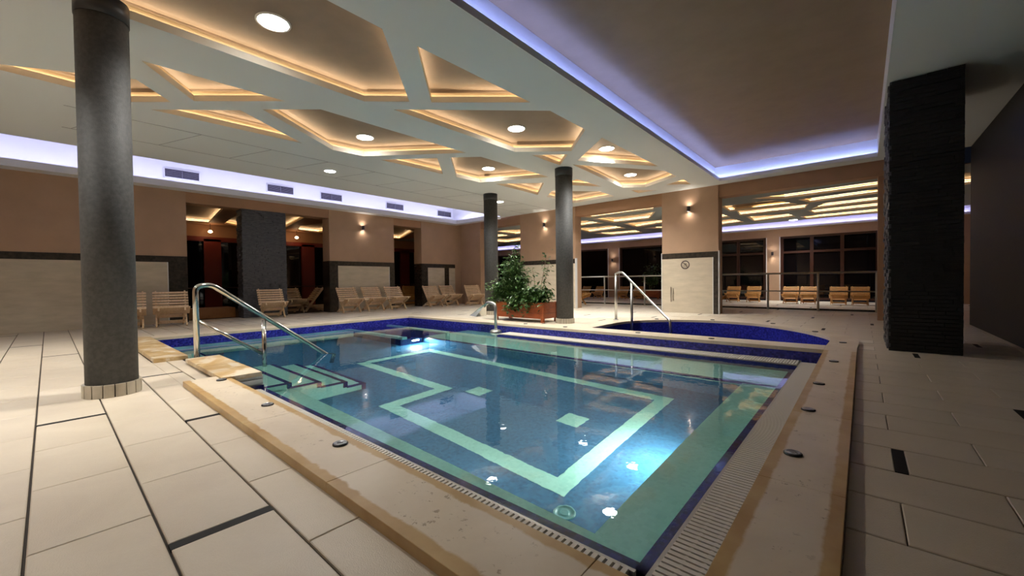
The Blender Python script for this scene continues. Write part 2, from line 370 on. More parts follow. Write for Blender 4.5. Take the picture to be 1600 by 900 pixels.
for (y0,y1,dl,dh) in ((-3,2.47,0,.40),(6.31,8.82,.28,.22),(10.11,11.9,.30,.0)):
    b=MB(); b.box(XL-.5,XL,y0,y1,0,3.52,M['pink']); p=b.obj('pier',wl)
    b=MB(); wainscot(b,'y',y0,y1,XL,1,dl,dh); b.box(XL-.5,XL,y0-.015,y0,0,1.76,M['darktile']); b.obj('wainscot_panel',p)
b=MB(); b.box(XL,XL+.012,11.3,11.55,0,1.6,M['darktile']); b.obj('tile_strip',wl)
wf=empty('wall_back'); struct(wf,'far wall of tan piers with wide openings to the hall')
b=MB(); b.box(-14.2,XR+.6,YF+.05,YF+.4,3.27,3.62,M['header']); b.obj('header_beam',wf)
for (x0,x1,dl,dh,t) in ((-13.75,-12.45,0,0,0),(-10.2,-7.68,.0,.0,1),(-4.6,-3.03,0,.13,1),(XR+.02,XR+.5,0,0,0)):
    b=MB(); b.box(x0,x1,YF-(.0 if x0<XR else -.1),YF+.4,0,3.6,M['pink'] if x0<XR else M['header']); p=b.obj('pier',wf)
    if t: b=MB(); wainscot(b,'x',x0,x1,YF,-1,dl,dh); b.box(x1,x1+.02,YF-.02,YF+.4-.3,0,1.78,M['trimwhite']); b.box(x0-.02,x0,YF-.02,YF+.05,0,1.78,M['trimwhite']); b.obj('wainscot_panel',p)
b=MB(); b.box(-14.2,-13.7,11.9,YF+.4,0,3.6,M['pink']); b.obj('pier',wf)
# dark side wall and wall behind the camera
b=MB(); b.box(1.65,1.8,-3,12.3,0,3.6,M['slate_black_shaded']); struct(b.obj('wall_right'),'dark wall on the right side')
b=MB(); b.box(-14,1.8,-3.2,-3,0,4.4,M['pink']); struct(b.obj('wall_front'),'tan wall behind the viewer')
# ---------------------------------------------------------------- stone cladding piers
def cladding(b,axis,a0,a1,c,dirn,z0,z1,m,hh=.05):
    z=z0
    while z<z1-.005:
        a=a0+random.uniform(-.3,0)
        while a<a1:
            L=random.uniform(.18,.5); s0=max(a,a0); s1=min(a+L,a1)-.003
            if s1-s0>.01:
                d=random.uniform(.012,.04); lo,hi=min(c,c+dirn*d),max(c,c+dirn*d)
                if axis=='y': b.box(lo,hi,s0,s1,z,min(z+hh-.004,z1),m)
                else: b.box(s0,s1,lo,hi,z,min(z+hh-.004,z1),m)
            a+=L
        z+=hh
st=empty('stone_pier',(-14.0,4.37,0),label='square pier clad in bluish grey split slate between the two dark openings',cat='pier')
def rel(o,root): o.parent=root; o.location=(-root.location[0],-root.location[1],-root.location[2]); return o
b=MB(); b.box(-14.25,-13.78,3.79,4.95,0,3.5,M['slate']); rel(b.obj('core'),st)
b=MB(); cladding(b,'y',3.77,4.97,-13.78,1,0,3.5,M['slate']); cladding(b,'x',-14.25,-13.77,3.79,-1,0,3.5,M['slate']); tag(rel(b.obj('slate_strips'),st),kind='stuff')
st=empty('stone_pier',(.6,7.9,0),label='massive split slate pier at the right edge with shade-blackened front',cat='pier')
b=MB(); b.box(.29,.95,7.46,8.9,0,3.59,M['slate_black_shaded']); rel(b.obj('core'),st)
b=MB(); cladding(b,'x',.27,.95,7.46,-1,0,3.59,M['slate_black_shaded']); cladding(b,'y',7.44,8.9,.29,-1,0,3.59,M['slate']); tag(rel(b.obj('slate_strips'),st),kind='stuff')  # left face in paler slate, its lit side painted by colour
# ---------------------------------------------------------------- columns
def column(x,y,r,lab,nt):
    t=empty('round_column',(x,y,0),label=lab,cat='column')
    b=MB(); b.lathe([(r,.09),(r,3.44)],(0,0,0),M['column'],64); b.obj('shaft',t)
    b=MB(); b.lathe([(r+.006,3.42),(r+.006,3.6)],(0,0,0),M['collar'],64); b.obj('collar',t)
    b=MB(); b.lathe([(r+.008,0),(r+.008,.108)],(0,0,0),M['grout'],64); p=b.obj('plinth',t)
    R=r+.022; da=2*PI/nt
    b=MB(); seg=4; a0=.02; a1=da-.02
    for q in range(seg):
        u0_=a0+(a1-a0)*q/seg; u1_=a0+(a1-a0)*(q+1)/seg
        c=[(rad*math.cos(a),rad*math.sin(a)) for rad,a in ((r,u0_),(R,u0_),(R,u1_),(r,u1_))]
        b.prism(c,0,.115,M['plinth'])
    me=b.mesh('tile')
    for q in range(nt):
        o=link('tile',me,p); o.rotation_euler=(0,0,q*da)
column(-5.26,.375,.180,'largest dark grey round column, at the left beside the tiled deck',16)
column(-5.27,7.95,.20,'round grey column at the right end of the timber planter',22)
column(-8.42,8.75,.205,'round grey column at the left end of the timber planter',22)
# ---------------------------------------------------------------- pool
PX0,PX1,PY0,PY1=-9.65,-.62,1.48,6.27
TUB=[(-4.08,7.1),(-4.08,8.4),(-3.87,8.95),(-3.43,9.45),(-2.98,9.71),(-2.4,9.8),(-1.6,9.6),(-.91,8.99),(-.46,8.24),(-.37,7.8),(-.38,7.1)]
def smooth(pts,n=4):
    out=[]
    for i in range(len(pts)-1):
        p0=pts[max(i-1,0)];p1=pts[i];p2=pts[i+1];p3=pts[min(i+2,len(pts)-1)]
        for k in range(n):
            t=k/n; out.append(tuple(.5*(2*p1[a]+(p2[a]-p0[a])*t+(2*p0[a]-5*p1[a]+4*p2[a]-p3[a])*t*t+(3*p1[a]-p0[a]-3*p2[a]+p3[a])*t**3) for a in (0,1)))
    return out+[tuple(pts[-1])]
TUBS=smooth(TUB,4)
def inpool(x,y):
    return (-9.63<x<-.40 and 1.3<y<6.63) or (-9.63<x<-6.5 and 1.24<y<6.63) or inside((x,y),TUBS)
pool=empty('swimming_pool'); struct(pool,'rectangular mosaic lined swimming pool')
# floor
b=MB(); b.face([(PX0,1.2,ZF),(PX1,1.2,ZF),(PX1,6.7,ZF),(PX0,6.7,ZF)],M['poolblue']); b.obj('basin_floor',pool)
b=MB(); zz=ZF+.004
b.box(-5.0,PX1-.045,PY0+.045,1.84,ZF,-.5,M['teal']); b.obj('bench',pool)
b=MB(); b.box(-1.05,PX1-.045,1.84,5.34,ZF,-.5,M['teal']); b.obj('bench',pool)
# zigzag stripe
zig=[(-6.36,4.83),(-6.3,3.44),(-4.22,3.44),(-4.22,2.61),(-1.79,2.61),(-1.79,4.83)]
hw=.085; b=MB()
def seg(p,q):
    x0,x1=sorted((p[0],q[0]));y0,y1=sorted((p[1],q[1]))
    if abs(p[1]-q[1])<.1: y0=y1=(p[1]+q[1])/2; b.box(x0-hw,x1+hw,y0-hw,y1+hw,ZF,zz,M['teal'])
    else: x0=x1=(p[0]+q[0])/2; b.box(x0-hw,x1+hw,y0+hw,y1-hw,ZF,zz,M['teal'])
for i in range(6): seg(zig[i],zig[(i+1)%6])
b.obj('floor_stripe',pool)
for x,y in ((-3.79,3.67),(-2.35,3.67)):
    b=MB(); b.box(-.13,.13,-.13,.13,0,.004,M['teal']); b.obj('floor_square',pool,(x,y,ZF))
b=MB(); b.lathe([(.08,0),(.08,.012),(.065,.014),(.065,.008),(.03,.008),(.03,.016)],(-1.60,2.38,ZF),M['drain'],24); b.obj('floor_drain',pool)
# walls
b=MB()
def wq(p,q,z0,z1,m): b.face([(*p,z0),(*q,z0),(*q,z1),(*p,z1)],m)
wq((PX1-.045,PY0),(PX1-.045,PY1),ZF,-.165,M['teal']); wq((-6.45,PY0+.045),(PX1,PY0+.045),ZF,-.165,M['teal'])
wq((PX0,1.2),(PX0,6.65),ZF,.0,M['navy']); wq((PX0,1.22),(-6.45,1.22),ZF,.0,M['navy']); wq((-6.45,1.22),(-6.45,PY0+.045),ZF,0,M['navy'])
wq((PX0,6.65),(-.38,6.65),-.3,.0,M['navy']); wq((PX0,6.65),(-5.8,6.65),ZF,-.3,M['navy']); wq((-.38,6.65),(-.38,.85),-.13,0,M['navydark']); wq((-.38,1.21),(-4.85,1.21),-.3,0,M['navydark']); wq((-4.85,1.24),(-4.85,1.5),-.3,-.08,M['navydark'])
b.obj('basin_wall',pool)
# navy edge tiles at the water line
b=MB(); b.box(PX1-.05,PX1,PY0,PY1,-.3,-.136,M['navydark']); b.box(-6.45,PX1,PY0,PY0+.05,-.3,-.136,M['navydark']); b.box(-5.85,PX1,PY1-.06,PY1,-.5,-.136,M['navydark']); b.obj('edge_tile',pool)
# far bench
b=MB(); b.box(-5.85,PX1-.045,5.34,PY1,ZF,-.5,M['teal']); b.box(-7.2,-5.85,5.34,6.65,ZF,-.5,M['teal'])
b.box(-7.2,PX1-.045,5.27,5.345,-.56,-.497,M['navydark']); b.box(-7.2,PX1-.045,5.325,5.335,ZF,-.66,M['poolblue']); b.obj('bench',pool)
# left platform and bars, left bench
b=MB(); b.box(PX0,-7.2,4.75,6.65,ZF,-.55,M['navydark']); b.obj('lounger_platform',pool)
for y in (4.85,6.0):
    b=MB(); b.box(PX0,-7.2,y-.06,y+.06,-.56,-.24,M['teal']); b.obj('divider_wall',pool)
b=MB(); b.box(PX0,-9.15,1.22,4.75,ZF,-.33,M['teal']); b.box(-9.2,-9.13,1.22,4.75,-.39,-.325,M['trimwhite']); b.obj('bench',pool)
b=MB(); b.box(-8.4,-7.2,1.22,1.62,ZF,-.22,M['teal']); b.box(-8.4,-7.2,1.62,1.66,ZF,-.22,M['navydark']); b.obj('bench',pool)
# entry steps
py=PY0
for (z,y1) in ((-.22,1.83),(-.45,2.17),(-.70,2.50),(-.95,2.75)):
    b=MB(); b.box(-6.6,-5.02,py,y1,ZF,z-.004,M['teal']); s_=b.obj('step',pool)
    b=MB(); b.box(-6.6,-5.0,y1-.05,y1+.004,z-.04,z,M['navydark']); b.box(-5.06,-5.0,py,y1,z-.04,z,M['navydark']); b.box(-5.04,-4.997,y1-.045,y1+.004,z-.25,z,M['navydark']); b.obj('nosing',s_); py=y1
# gutter below gratings
b=MB(); b.box(PX1,-.38,.85,6.65,-.3,-.28,M['gutter']); b.box(-5.0,-.38,1.17,PY0,-.3,-.28,M['gutter']); b.box(-5.85,-.38,PY1,6.65,-.3,-.28,M['gutter'])
b.box(PX1-.005,PX1,PY0,PY1,-.3,-.14,M['gutter']); b.obj('gutter',pool)
# water
def waterobj(name,rects,z,lab):
    b=MB()
    for r_ in rects: b.face([(r_[0],r_[2],z),(r_[1],r_[2],z),(r_[1],r_[3],z),(r_[0],r_[3],z)],M['water'])
    return b.obj(name)
w=MB(); w.face([(PX0,1.22,ZW),(-6.45,1.22,ZW),(-6.45,PY0,ZW),(PX1,PY0,ZW),(PX1,PY1,ZW),(-5.85,PY1,ZW),(-5.85,6.65,ZW),(PX0,6.65,ZW)],M['water'])
tag(w.obj('pool_water'),'clear still water filling the rectangular pool','water',kind='stuff')
# gratings
def grating(lab,n,pitch,start,axis,a0,a1,cross,slatw):
    t=empty('overflow_grating',(0,0,0),label=lab,cat='grating',group='overflow gratings round the pool')
    L=a1-a0; b=MB()
    if axis=='y': b.box(-L/2,L/2,-slatw/2,slatw/2,-.02,0,M['grate'])
    else: b.box(-slatw/2,slatw/2,-L/2,L/2,-.02,0,M['grate'])
    me=b.mesh('slat')
    for i in range(n):
        c=start+i*pitch; link('slat',me,t,((a0+a1)/2,c,-.118) if axis=='y' else (c,(a0+a1)/2,-.118))
    b=MB(); e=start+n*pitch
    for a in (a0-.018,a1): 
        if axis=='y': b.box(a,a+.018,start-pitch,e,-.15,-.122,M['grateframe'])
        else: b.box(start-pitch,e,a,a+.018,-.15,-.122,M['grateframe'])
    for a in (a0+L*.3,a0+L*.65):
        if axis=='y': b.box(a,a+.012,start-pitch,e,-.14,-.122,M['grate'])
        else: b.box(start-pitch,e,a,a+.012,-.14,-.122,M['grate'])
    b.obj('frame',t); return t
grating('wide cream slatted overflow grating along the right pool edge',159,.0325,1.36,'y',-.60,-.40,0,.022)
grating('narrow cream slatted overflow grating under the near left coping edge',133,.0325,-4.98,'x',1.235,1.45,0,.020)
grating('cream slatted overflow grating along the far pool edge',160,.0325,-5.82,'x',6.29,6.63,0,.022)
# coping
cp=empty('pool_coping'); struct(cp,'limestone coping round the pool with ochre stained margins')
def stone(x0,x1,y0,y1,m,zt=.05,z0=-.0,par=None,name='coping_stone'):
    g=.0008; e=.0018; b=MB(); x0+=g;x1-=g;y0+=g;y1-=g
    lo=[(x0,y0),(x1,y0),(x1,y1),(x0,y1)]; hi=[(x0+e,y0+e),(x1-e,y0+e),(x1-e,y1-e),(x0+e,y1-e)]
    b.prism(lo,z0,zt-e,m,top=False)
    for i in range(4):
        j=(i+1)%4; b.face([(*lo[i],zt-e),(*lo[j],zt-e),(*hi[j],zt),(*hi[i],zt)],m)
    b.face([(*p,zt) for p in hi],m)
    return b.obj(name,par or cp)
xs=[-5.05,-4.43,-3.18,-1.93,-.68,-.05]
for i in range(4): stone(xs[i],xs[i+1],.85,1.205,M['cope_near'])
stone(-.68,-.05,.85,1.205,M['cope_near'])
ys=[1.205,2.23,3.48,4.73,5.98,6.65]
for a,c_ in zip(ys,ys[1:]): stone(-.38,-.05,a,c_,M['cope_right'])
stone(-.38,-.05,6.65,7.1,M['cope'])
xs=[-9.65+1.32*i for i in range(7)]+[-.38]
for a,c_ in zip(xs,xs[1:]): stone(a,c_,6.65,7.1,M['cope'])
ys=[1.22,2.5,3.7,4.9,6.1,7.1]
for a,c_ in zip(ys,ys[1:]): stone(-10.05,-9.65,a,c_,M['cope'])
stone(-10.05,-8.3,.87,1.22,M['slab']); stone(-8.3,-6.87,.87,1.22,M['slab'])
stone(-6.47,-5.7,1.12,1.48,M['slab'],.065,.02); stone(-5.7,-4.84,1.12,1.48,M['slab'],.065,.02)
b=MB(); b.box(-6.47,-4.88,1.15,1.50,-.12,.02,M['trimwhite']); b.obj('edge_support',cp)
# hot tub coping ring
OUT=[]
for i,p in enumerate(TUBS):
    a=Vector(TUBS[max(i-1,0)]);c_=Vector(TUBS[min(i+1,len(TUBS)-1)]); d=(c_-a).normalized(); n_=Vector((-d.y,d.x)); q=Vector(p)+n_*.33; OUT.append((q.x,q.y))
i=0
while i<len(TUBS)-1:
    j=min(i+4,len(TUBS)-1); b=MB(); poly=TUBS[i:j+1]+list(reversed(OUT[i:j+1])); b.prism(ccw(poly),0,.05,M['cope']); b.obj('coping_stone',cp); i=j
# hot tub
tub=empty('hot_tub'); struct(tub,'curved navy mosaic whirlpool basin beyond the pool')
b=MB(); P=ccw(TUBS); n=len(P)
for i in range(n):
    j=(i+1)%n; b.face([(*P[j],-.9),(*P[i],-.9),(*P[i],.0),(*P[j],.0)],M['tubblue'],False)
b.obj('basin_wall',tub)
b=MB(); b.face([(*p,-.9) for p in P],M['tubblue']); b.obj('basin_floor',tub)
b=MB(); b.face([(*p,-.26) for p in P],M['water']); tag(b.obj('tub_water'),'still dark blue water in the curved whirlpool basin','water',kind='stuff')
# ---------------------------------------------------------------- floor
holes=[[(-9.66,1.25),(-6.48,1.25),(-6.48,1.49),(-4.86,1.49),(-4.86,1.195),(-.37,1.195),(-.37,6.66),(-9.66,6.66)],offset(TUBS,.01)]
fl=holed('floor',[(-24,-3.2),(3.2,-3.2),(3.2,21.2),(-24,21.2)],[ccw(h) for h in holes],-.014,M['grout'])
struct(fl,'sandstone tiled deck with slim dark inserts')
TX,TY=.72,.36; G=.006
cand=[]
def clip(r,a):
    x0,x1,y0,y1=max(r[0],a[0]),min(r[1],a[1]),max(r[2],a[2]),min(r[3],a[3])
    return (x0,x1,y0,y1) if x1-x0>.03 and y1-y0>.03 else None
AR=[((-24,-.05,-3,.86),'L'),((-4.86-2.1,-5.05,.86,1.16),'L'),((-14.2,-10.05,.86,7.1),'L'),((-10.05,-6.9,.86,.868),'L'),((-.05,1.65,-3,7.1),'R'),((-24,3.0,7.1,21),'R')]
def rows(gr,a):
    if gr=='L': py_,ph=.36,.28
    else: py_,ph=.375,2.075
    i0=math.floor((a[2]-ph)/py_)-1; i1=math.ceil((a[3]-ph)/py_)+1
    for i in range(i0,i1):
        y=ph+i*py_
        if gr=='L': x0={0:-2.71,1:-1.63,2:-2.34}[i%3] if False else ((-2.02 if i%2==0 else -2.34)+(0 if i%2 else 0))
        else: x0=.13 if i%2==0 else .49
        yield i,y,py_,x0
tiles=[];ins=[]
for a,gr in AR:
    for i,y,ph,x0 in rows(gr,a):
        j0=math.floor((a[0]-x0)/TX)-1; j1=math.ceil((a[1]-x0)/TX)+1
        for j in range(j0,j1):
            xa=x0+j*TX; h=(i*7+j*5)%11
            strip=(gr=='L' and ((i==0 and j==0) or (i==1 and j==-2) or (i==-1 and j==-3) or (i==1 and j==-5))) or (abs(i)>3 or abs(j)>6 or gr=='R') and h==3
            off=.05 if strip else 0
            r=clip((xa+.002+off,xa+TX-.002,y+.005,y+ph-.005),a)
            if r: tiles.append(r)
            if strip:
                r2=clip((xa+G/2-.004,xa+.05,y+G/2,y+ph-G/2),a)
                if r2: ins.append(r2)
def depth(x,y): return Vector((x,y,-1)).dot(fw)
def scr(x,y):
    v=Vector((x,y,-1)); z=v.dot(fw)
    if z<.3: return None
    return 800+630*v.dot(rr)/z, 450-630*v.dot(uu)/z
def tub_hit(r):
    xs_=(r[0],(r[0]+r[1])/2,r[1]); ys_=(r[2],r[3])
    return any(inside((x,y),TUBS) for x in xs_ for y in ys_)
near=[];far=[]
big=ccw(offset(TUBS,.05))
for r in tiles:
    cx,cy_=(r[0]+r[1])/2,(r[2]+r[3])/2
    pts=[scr(x,y) for x in (r[0],r[1]) for y in (r[2],r[3])]
    if tub_hit(r):
        for a_ in range(4):
            for b_ in range(2):
                x0=r[0]+(r[1]-r[0])*a_/4;x1=r[0]+(r[1]-r[0])*(a_+1)/4;y0=r[2]+(r[3]-r[2])*b_/2;y1=r[2]+(r[3]-r[2])*(b_+1)/2
                if not any(inside((x,y),big) for x in (x0,x1) for y in (y0,y1)): far.append((x0,x1,y0,y1))
        continue
    if any(p is None for p in pts): far.append(r); continue
    xs_=[p[0] for p in pts];ys_=[p[1] for p in pts]
    if max(xs_)<0 or min(xs_)>1600 or min(ys_)>900: far.append(r); continue
    near.append(((max(xs_)-min(xs_))*(max(ys_)-min(ys_)),r))
near.sort(key=lambda q:-q[0]); far+=[r for _,r in near[290:]]; near=[r for _,r in near[:290]]
cache={}
for r in near:
    k_=(round(r[1]-r[0],3),round(r[3]-r[2],3))
    if k_ not in cache:
        hx,hy=(r[1]-r[0])/2,(r[3]-r[2])/2; b=MB(); e=.004
        lo=[(-hx,-hy),(hx,-hy),(hx,hy),(-hx,hy)];hi=[(-hx+e,-hy+e),(hx-e,-hy+e),(hx-e,hy-e),(-hx+e,hy-e)]
        b.prism(lo,-.014,-.003,M['tile'],top=False)
        for q in range(4):
            w_=(q+1)%4; b.face([(*lo[q],-.003),(*lo[w_],-.003),(*hi[w_],0),(*hi[q],0)],M['tile'])
        b.face([(*p,0) for p in hi],M['tile']); cache[k_]=b.mesh('floor_tile')
    link('floor_tile',cache[k_],fl,((r[0]+r[1])/2,(r[2]+r[3])/2,random.uniform(-.0006,.0006)))
b=MB()
for r in far: b.face([(r[0],r[2],0),(r[1],r[2],0),(r[1],r[3],0),(r[0],r[3],0)],M['tilefar_lit'])
tag(b.obj('floor_tiles',fl),kind='stuff')
for r in ins:
    if tub_hit(r): continue
    b=MB(); b.box(r[0],r[1],r[2],r[3],-.014,-.001,M['insert']); b.obj('dark_insert',fl)
# ---------------------------------------------------------------- coping caps
CAPS=[((-4.8,1.11),'black disc cap at the far left end of the near coping'),((-3.52,1.11),'black disc cap on the near coping, second from its left end'),((-2.32,1.11),'grey disc cap on the near coping beside the pitted stone'),
((-.28,2.61),'dark disc cap nearest the viewer on the right coping'),((-.29,3.55),'pale rimmed disc cap, second along the right coping'),((-.29,4.48),'disc cap third along the right coping'),((-.24,5.77),'disc cap at the far end of the right coping by the pool corner'),
((-.21,7.5),'disc cap at the right hand corner of the whirlpool rim'),((-.62,8.75),'disc cap on the right curve of the whirlpool rim'),((-3.01,6.86),'disc cap mid way on the coping between pool and whirlpool'),((-1.8,6.86),'disc cap towards the right of the coping between pool and whirlpool'),((-4.56,6.88),'disc cap on the far coping left of the whirlpool'),((-5.6,6.88),'disc cap on the far coping below the right column'),
((-3.7,9.5),'disc cap on the back left rim of the whirlpool'),((-2.6,10.0),'disc cap on the back rim of the whirlpool'),((-1.4,9.85),'disc cap on the back right rim of the whirlpool')]
bA=MB(); bA.lathe([(.044,0),(.044,.006),(.040,.010)],(0,0,0),M['capdark'],28)
bB=MB(); bB.lathe([(.038,.010),(.036,.013),(.027,.013),(.025,.0105)],(0,0,0),M['capgrey'],28)
bC=MB()
for q in range(3): bC.box(-.017,.017,-.011+q*.009,-.007+q*.009,.0105,.0135,M['capgrey'])
ms=[bA.mesh('cap_base'),bB.mesh('cap_ring'),bC.mesh('cap_bar')]
for (p,lab) in CAPS:
    t=empty('coping_cap',(p[0],p[1],.05),random.uniform(0,3),label=lab,cat='cap',group='disc caps set in the coping')
    for me in ms: link(me.name.split('.')[0],me,t)
# ---------------------------------------------------------------- handrails
def arc(pts,r=.1,n=6):
    P=[Vector(p) for p in pts]; out=[P[0]]
    for i in range(1,len(P)-1):
        a=(P[i-1]-P[i]); c_=(P[i+1]-P[i]); d=min(r,a.length*.45,c_.length*.45); a.normalize();c_.normalize()
        s_=P[i]+a*d;e_=P[i]+c_*d
        for k_ in range(n+1):
            t_=k_/n; out.append(s_*(1-t_)**2+P[i]*2*t_*(1-t_)+e_*t_*t_)
    out.append(P[-1]); return out
hr=empty('handrail',(-6.52,1.22,0),label='polished steel handrail with two sloping tubes at the left pool steps',cat='handrail')
def hp(b,name): return rel(b.obj(name),hr)
b=MB(); b.tube(arc([(-6.52,1.25,.03),(-6.52,1.25,.98),(-6.52,1.42,1.0),(-6.52,2.86,-.1),(-6.52,3.05,-.25),(-6.52,3.0,-.95)],.10),.033,M['chrome'],20); hp(b,'top_rail')
b=MB(); b.tube([(-6.52,1.27,.53),(-6.52,2.0,.0)],.024,M['chrome'],16); hp(b,'lower_rail')
b=MB(); b.tube([(-6.52,2.03,.48),(-6.52,2.03,-.45)],.030,M['chrome'],16); hp(b,'post')
b=MB(); b.lathe([(.075,.0),(.075,.012),(.04,.02)],(-6.52,1.25,.0),M['chrome'],24); hp(b,'base_flange')
hr=empty('handrail',(-4.6,9.2,0),label='slim steel handrail leading down into the curved whirlpool',cat='handrail')
d=Vector((1.3,-1.0,0)); p0=Vector((-4.6,9.2,0)); at=lambda t,z:tuple(p0+d*t+Vector((0,0,z)))
b=MB(); b.tube(arc([at(.0,1.14),at(.1,1.18),at(.22,1.17),at(1.40,.20),at(1.42,-.3)],.06),.024,M['steel'],14); hp(b,'top_rail')
b=MB(); b.tube([at(0,0),at(0,1.16)],.032,M['steel'],14); hp(b,'post')
b=MB(); b.tube([at(.486,-.5),at(.486,.93)],.030,M['steel'],14); hp(b,'post')
b=MB(); b.lathe([(.07,0),(.07,.012),(.04,.02)],at(0,0),M['steel'],20); hp(b,'base_flange')
# water spout
hr=empty('water_spout',(-6.14,6.5,0),label='steel swan neck water spout with a flared mouth at the far pool edge',cat='spout')
b=MB(); b.tube(arc([(-6.14,6.5,ZW-.2),(-6.14,6.5,.50),(-6.38,6.5,.53),(-6.5,6.5,.42)],.12),.033,M['steel'],16); hp(b,'neck')
b=MB(); b.lathe([(.13,ZW-.06),(.13,ZW+.03),(.10,ZW+.05),(.05,ZW+.06)],(-6.14,6.5,0),M['steel'],28); hp(b,'base_flange')
b=MB(); a0=[(-6.42,6.46,.50),(-6.42,6.54,.50),(-6.46,6.54,.44),(-6.46,6.46,.44)]; a1=[(-6.72,6.36,.24),(-6.72,6.64,.24),(-6.50,6.62,.21),(-6.50,6.38,.21)]
a1=[(-6.80,6.33,.22),(-6.80,6.67,.22),(-6.60,6.67,.20),(-6.60,6.33,.20)]
for q in range(4):
    w_=(q+1)%4; b.face([a0[q],a0[w_],a1[w_],a1[q]],M['steel'])
b.face(a0,M['steel']); hp(b,'flared_mouth')
# hall railing
hr=empty('balustrade',(-2.3,15.1,0),label='long steel balustrade with two rails in the hall beyond the openings',cat='railing')
for z,r in ((1.13,.028),(.58,.018)):
    b=MB(); b.tube([(-16,15.1,z),(1.6,15.1,z)],r,M['steel'],10); hp(b,'rail')
for x in (-15,-13.2,-11.4,-9.85,-8.05,-6.35,-4.4,-2.28,-1.0,.3): 
    b=MB(); b.tube([(x,15.1,0),(x,15.1,1.12)],.03,M['steel'],10); hp(b,'post')
b=MB(); b.box(-16,1.6,15.2,15.3,0,.05,M['darktile']); struct(b.obj('trim_2'),'dark kerb strip under the hall railing')
# ---------------------------------------------------------------- chairs
def chair_parts(m):
    W=.68; out=[]
    bt=Vector((-.42,0,.84)); bf=Vector((.20,0,.0)); sf=Vector((.46,0,.43)); sr=Vector((-.46,0,.0))
    b=MB()
    for s_ in (-1,1): pass
    res=[]
    def rail(p,q,y,w=.03,h=.07):
        b=MB(); b.bar((p.x,y,p.z),(q.x,y,q.z),w,h,m); return b.mesh('rail')
    res.append(('back_rail',rail(bt,bf,W/2-.06),(0,0,0))); res.append(('back_rail',rail(bt,bf,-W/2+.06),(0,0,0)))
    res.append(('seat_rail',rail(sf,sr,W/2-.10),(0,0,0))); res.append(('seat_rail',rail(sf,sr,-W/2+.10),(0,0,0)))
    d=(bt-bf).normalized(); nrm=Vector((d.z,0,-d.x)); 
    ang=math.atan2(d.z,d.x)
    b=MB(); b.box(-.0255,.0255,-W/2,W/2,-.011,.011,m); me=b.mesh('back_slat')
    for i in range(7):
        p=bf+d*(.47+i*.083)+nrm*.048; res.append(('back_slat',me,tuple(p),(0,-ang,0)))
    d2=(sf-sr).normalized(); n2=Vector((-d2.z,0,d2.x)); ang2=math.atan2(d2.z,d2.x)
    b=MB(); b.box(-.035,.035,-W/2,W/2,-.011,.011,m); me=b.mesh('seat_slat')
    for i in range(5):
        p=sf-d2*(.03+i*.082)+n2*.048; res.append(('seat_slat',me,tuple(p),(0,-ang2,0)))
    b=MB(); b.box(-.012,.012,-W/2+.05,W/2-.05,-.04,.04,m); me=b.mesh('stretcher')
    p=bf+d*.28+nrm*.045; res.append(('stretcher',me,tuple(p),(0,-ang+PI/2,0)))
    res.append(('stretcher',me,tuple(sr+d2*.25+Vector((0,0,-.02))),(0,0,0)))
    return res
CP={'wood':chair_parts(M['wood']),'woodh':chair_parts(M['woodh'])}
def chair(x,y,rz,lab,group,m='wood',sc=1):
    t=empty('slatted_chair',(x,y,0),math.radians(rz),label=lab,cat='chair',group=group); t.scale=(sc,sc,sc)
    for r in CP[m]:
        o=link(r[0],r[1],t,r[2])
        if len(r)>3: o.rotation_euler=r[3]
g='slatted timber chairs along the left wall'
chair(-12.78,1.17,-7,'low slatted timber chair half hidden behind the big left column',g)
chair(-12.78,1.97,-7,'low slatted timber chair standing alone just right of the big left column',g)
chair(-13.2,4.35,-7,'low slatted timber chair in front of the slate pier',g)
chair(-14.75,5.5,4,'dim slatted chair behind, in the opening right of the slate pier',g)
chair(-15.3,6.25,-95,'dim slatted chair seen side on in the opening right of the slate pier',g)
chair(-13.15,6.72,-4,'leftmost of the three slatted chairs before the middle marble panel',g)
chair(-13.15,7.62,-4,'middle one of the three slatted chairs before the middle marble panel',g)
chair(-13.1,8.5,-4,'rightmost of the three slatted chairs before the middle marble panel',g)
chair(-15.3,10.6,150,'reddish slatted chair seen from behind inside the narrow dark opening',g,'woodh')
chair(-13.1,10.25,-6,'slatted chair at the left end of the pair by the far corner',g)
chair(-13.1,11.1,-6,'slatted chair at the right end of the pair by the far corner',g)
chair(-12.3,11.75,-20,'slatted chair standing against the corner pier left of the thin column',g)
g='amber slatted chairs in the hall beyond'
for cx_,Y,lab in ((-11.72,19.7,'amber chair leftmost of the hall row, behind the railing'),(-10.88,19.7,'amber chair second from left in the hall row'),(-9.41,19.6,'amber chair third from left in the hall row, right of the narrow pier'),(-8.61,19.6,'amber chair fourth from left in the hall row, behind the whirlpool handrail'),
(-4.18,19.2,'amber hall chair just right of the marble pier'),(-3.42,19.2,'amber hall chair below the left window of the right opening'),(-2.11,18.9,'amber hall chair left one of the pair right of the hall pier'),(-1.55,18.9,'amber hall chair right one of the pair right of the hall pier'),(-0.65,18.7,'amber hall chair second from the right end'),(-0.06,18.7,'amber hall chair at the right end next to the black pier')):
    chair(cx_,Y,-90,lab,g,'woodh',.77)
chair(-8.75,14.15,0,'orange timber chair seen side on at the left of the middle opening',g,'woodh')
chair(-3.62,13.5,0,'orange timber chair mostly hidden behind the marble pier',g,'woodh')
b=MB(); b.box(-15.3,-14.5,2.62,3.75,.0,.30,M['bench'])
tag(b.obj('timber_bench'),'low orange timber bench box inside the dark opening left of the slate pier','bench')
